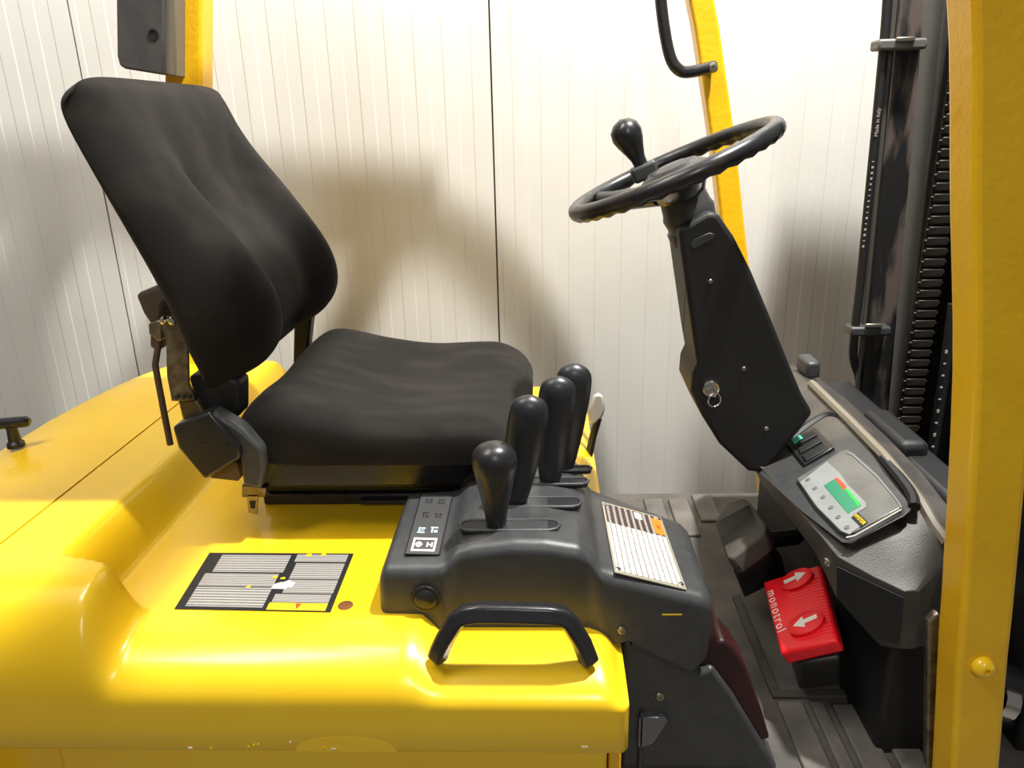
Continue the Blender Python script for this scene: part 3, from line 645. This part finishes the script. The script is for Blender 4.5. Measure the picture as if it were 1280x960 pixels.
# ---- overhead guard: pillars and roof
def pillar(name, path, sx, sy, m=YELP):
    rings = [[(x-sx/2, y-sy/2, z), (x+sx/2, y-sy/2, z), (x+sx/2, y+sy/2, z), (x-sx/2, y+sy/2, z)] for x, y, z in path]
    return B().loft(rings).obj(name, m, T, bevel=.006, seg=3, smooth=50)
def pc_(z): return scurve([(.3, .545), (.55, .522), (.772, .4985), (.916, .482), (1.0, .474), (1.246, .446), (1.42, .416), (1.584, .388), (1.711, .353), (1.85, .30), (1.98, .225), (2.08, .13)], z)
zs = [.3+i*(2.08-.3)/34 for i in range(35)]
np_ = pillar('front_pillar', [(pc_(z)+.0, .745, z) for z in zs], .055, .05); tag(np_, 'yellow guard pillar at the open side, with a domed bolt')
bb = PY(1228, 833, .7195); nb = B().lathe([(.0125, -.004), (.0125, .003), (.010, .007), (.007, .0095), (.0035, .010), (.003, .006), (0, .006)], bb, (0, -1, 0), 22).obj('pillar_bolt', YEL, np_)
def fc_(z): return scurve([(.3, .60), (.68, .535), (.9, .487), (1.2, .422), (1.42, .382), (1.564, .352), (1.711, .318), (1.85, .265), (1.97, .19), (2.05, .10), (2.08, .02)], z)
fp_ = pillar('front_pillar', [(fc_(z), 1.705, z) for z in zs], .049, .05); tag(fp_, 'yellow guard pillar by the panel wall, with a black hand grip')
_a, _b = PY(252, 0, 1.61), PY(252, 100, 1.61)
rp_ = pillar('rear_pillar', [(_a.x+(_b.x-_a.x)*(z-_a.z)/(_b.z-_a.z)-.0375, 1.64, z) for z in (.80, 1.2, 1.6, 1.95, 2.06)], .075, .06); tag(rp_, 'yellow rear guard pillar behind the backrest')
rp2 = pillar('rear_pillar', [(-.86, .76, z) for z in (.6, 1.2, 1.6, 1.95, 2.06)], .075, .06); tag(rp2, 'yellow rear guard pillar at the open side')
rf = B(); rf.box((-.88, .72, 2.05), (.15, .77, 2.10)); rf.box((-.80, 1.675, 2.04), (.06, 1.74, 2.10)); rf.box((-.84, .77, 2.05), (-.79, 1.66, 2.10))
roof = rf.obj('guard_roof', YELP, T, bevel=.006)
for xb in (-.56, -.29, 0.0):  # unseen roof of guessed shape, bars set to throw the arch shadow
    B().box((xb-.035, .77, 2.06), (xb+.035, 1.66, 2.09)).obj('roof_bar', YELP, roof, bevel=.003)
hgp = spline([PY(838, -70, 1.66), PY(824, -40, 1.64), PY(826, 0, 1.64), PY(831, 40, 1.64), PY(838, 72, 1.64), PY(848, 87, 1.64), PY(862, 90, 1.645), PY(893, 83, 1.67)], 6)
hg = B().tube(hgp, .0115, 12).obj('hand_grip', BLKG, fp_, smooth=60)
screw(PY(891, 84, 1.655), (0, -1, 0), .009, fp_)
B().prism([PY(px, py, 1.56) for px, py in ((144, -60), (146, 70), (149, 82), (156, 86), (205, 94), (205, -60))], (0, .07, 0)).obj('pillar_cover', mat('dark_cover', (60, 60, 62), .5, rgb2=(74, 73, 72), nscale=18, bump=.2), rp_, bevel=.004)
B().prism([PY(px, py, 1.57) for px, py in ((205, -60), (205, 93), (220, 96), (220, -60))], (0, .05, 0)).obj('cover_edge', mat('cover_grey', (112, 106, 92), .5), rp_, bevel=.003)
B().lathe([(.010, 0), (.010, .002), (.007, .002), (.007, .0005), (0, .0005)], PY(192, 43, 1.56), (0, -1, 0), 20).obj('cover_plug', BLKM, rp_)
B().prism([PY(px, py, .775) for px, py in ((1161, 778), (1170, 768), (1176, 768), (1168, 960), (1158, 960))], (0, .012, 0)).obj('pillar_plate', STEEL, np_, bevel=.003)

# ---- mast
def vbox(b, xt, xb, y0, y1, zb=.15, ztp=2.2):
    """upright with slight lean: xt=(x0,x1) at z 1.678, xb=(x0,x1) at z .974"""
    def at(z, i): return xt[i]+(xb[i]-xt[i])*(1.678-z)/.704
    return b.loft([[(at(z, 0), y0, z), (at(z, 1), y0, z), (at(z, 1), y1, z), (at(z, 0), y1, z)] for z in (zb, ztp)])
b = B(); vbox(b, (.625, .668), (.643, .704), 1.50, 1.53)
ms = b.obj('mast', SCUF, T, bevel=.004); tag(ms, 'black lift mast with scuffed rail, chain and hoses')
b = B(); vbox(b, (.611, .620), (.632, .641), 1.496, 1.503); b.obj('mast_rail', mat('rail_edge', (78, 76, 70), .4), ms, bevel=.003)
b = B(); vbox(b, (.622, .63), (.642, .648), 1.504, 1.53); b.obj('mast_rail', MAST, ms, bevel=.003)
b = B(); vbox(b, (.685, .712), (.715, .742), 1.47, 1.62); b.obj('mast_rail', mat('mast_grey', (50, 49, 47), .4, rgb2=(62, 60, 57), nscale=12), ms, bevel=.004)
b = B(); vbox(b, (.70, .95), (.73, .98), 1.62, 1.66); b.obj('mast_back', MAST, ms, bevel=.004)
b = B(); vbox(b, (.785, .95), (.80, .98), 1.40, 1.55); b.obj('inner_mast', MAST, ms, bevel=.004)
b = B(); vbox(b, (.60, .72), (.62, .74), .84, .93); b.obj('outer_mast', MAST, ms, bevel=.006)
b = B(); vbox(b, (.74, .90), (.76, .92), .84, 1.62, .2, .45); b.obj('mast_cross_member', MAST, ms, bevel=.006)
def px_line(x0, y0, x1, y1, yw, r_, n=14):
    return [PY(lerp(x0, x1, k/n), lerp(y0, y1, k/n), yw) for k in range(n+1)]
hs = B().tube(spline([PY(1113, -80, 1.49), PY(1108, 20, 1.49), PY(1098, 130, 1.49), PY(1085, 260, 1.49), PY(1075, 360, 1.49), PY(1068, 420, 1.49), PY(1067, 450, 1.50), PY(1075, 490, 1.515), PY(1068, 620, 1.52)], 5), .0085, 10).obj('hydraulic_hose', BLKM, ms, smooth=60)
def hose_print(s_, a, b_, yw, size):
    p0 = PY(*a, yw); p1 = PY(*b_, yw); d = (p0-p1).normalized()
    text('hose_print', s_, (p0+p1)/2, d, Vector((-1, 0, 0)), size, mat('hose_ink', (170, 166, 158), .6), hs)
hose_print('Made in Italy', (1101, 115), (1093, 190), 1.4805, .0095)
for k in range(16):
    q = PY(lerp(1091.5, 1079, k/15), lerp(202, 308, k/15), 1.4808); hh = random.choice((.0025, .004, .0015))
    B().box((q.x-.0018, 1.4803, q.z-hh/2), (q.x+.0018, 1.4812, q.z+hh/2)).obj('hose_mark', MATS['hose_ink'], hs, smooth=0)
for cyp in ((1096, 1160, 54), (1062, 1115, 412)):
    x0, x1, yy = cyp
    tpz = PY(x0, yy, 1.48); tq = PY(x1, yy, 1.48)
    tie = B().box((tpz.x, 1.472, tpz.z-.012), (tq.x-.004, 1.51, tpz.z+.006)).obj('hose_clamp', GREYP if yy < 100 else BLK, ms, bevel=.004)
    p = PY((x0+x1)/2+4, yy-5, 1.47); B().box((p.x-.016, 1.468, p.z-.004), (p.x+.016, 1.474, p.z+.004)).obj('clamp_screw', SCREW, tie, bevel=.002)
# leaf chain
ch = B().box((.705, 1.455, .30), (.745, 1.462, 2.1)).obj('lift_chain', GREASE, ms, bevel=.002)
lk = B(); lk.box((-.019, -.006, -.0075), (.019, .006, .0075)); lk.box((-.023, -.003, -.003), (.023, .003, .003))
lo = lk.obj('chain_link', GREASE, ch, bevel=.002, merge=False); lo.location = (.725, 1.45, .80)
for k in range(1, 46):
    o = lo.copy(); COL.objects.link(o); o.parent = ch; o.location = (.725, 1.45, .80+k*.0195)
h2 = B().tube([PY(1192, 380, 1.42), PY(1180, 470, 1.42), PY(1166, 560, 1.42), PY(1150, 660, 1.42)], .010, 10).obj('hydraulic_hose', BLKM, ms)
for k in range(13):
    q = PY(lerp(1183, 1158, k/12), lerp(440, 618, k/12), 1.409); hh = random.choice((.003, .006, .002))
    B().box((q.x-.0022, 1.4085, q.z-hh/2), (q.x+.0022, 1.4105, q.z+hh/2)).obj('hose_mark', MATS['hose_ink'], h2, smooth=0)
# tilt cylinder and odds beyond the near pillar
tc_ = B().tube([Vector((.56, .86, .80)), Vector((.70, .86, .74))], .022, 14).obj('tilt_cylinder', MAST, T)
B().tube([Vector((.585, .845, .765)), Vector((.605, .845, .757))], .026, 14).obj('cylinder_collar', CHROME, tc_)
B().tube([Vector((.56, .87, .74)), Vector((.75, .87, .66))], .018, 12).obj('cylinder_rod', BLKM, tc_)
B().tube(spline([Vector((.60, .80, .60)), Vector((.635, .80, .615)), Vector((.66, .80, .60)), Vector((.665, .80, .57))], 5), .008, 8).obj('cylinder_hose', GREYP, tc_)
# wheels
def wheel(x, y, r_, wd, front=True):
    ty_ = B().lathe([(r_*.6, -wd/2), (r_*.93, -wd/2), (r_, -wd/2+.025), (r_, wd/2-.025), (r_*.93, wd/2), (r_*.6, wd/2)], (x, y, r_), (0, 1, 0), 40).obj('wheel', TYRE, T, smooth=40)
    B().lathe([(r_*.6, -wd/2+.01), (r_*.5, -wd/2+.03), (r_*.2, -wd/2+.03), (r_*.18, -wd/2+.0), (0, -wd/2)], (x, y, r_), (0, 1, 0), 30).obj('wheel_rim', YELP, ty_)
wheel(.62, .80, .23, .17); wheel(.62, 1.60, .23, .17); wheel(-.62, 1.2, .19, .2)
B().box((.36, .79, .52), (.86, .92, .555)).obj('fender', GREYP, T, bevel=.01)

# ------------------------------------------------------------------ key in the ignition switch
K = bpy.data.objects.new('ignition_key', None); COL.objects.link(K); K.location = ig+Vector((0, -.006, 0))
tag(K, 'steel key with small split ring in the ignition switch', 'key')
B().box((ig.x+.002, ig.y-.020, ig.z-.008), (ig.x+.0045, ig.y-.0050, ig.z+.006)).obj('key_blade', CHROME, K, bevel=.0008)
rc_ = PY(893, 500, 1.084); B().tube([rc_+Vector((.0095*math.cos(a), .002*math.cos(a), .0105*math.sin(a))) for a in [k*math.pi/14 for k in range(28)]], .0011, 8, closed=True).obj('key_ring', CHROME, K, smooth=60)
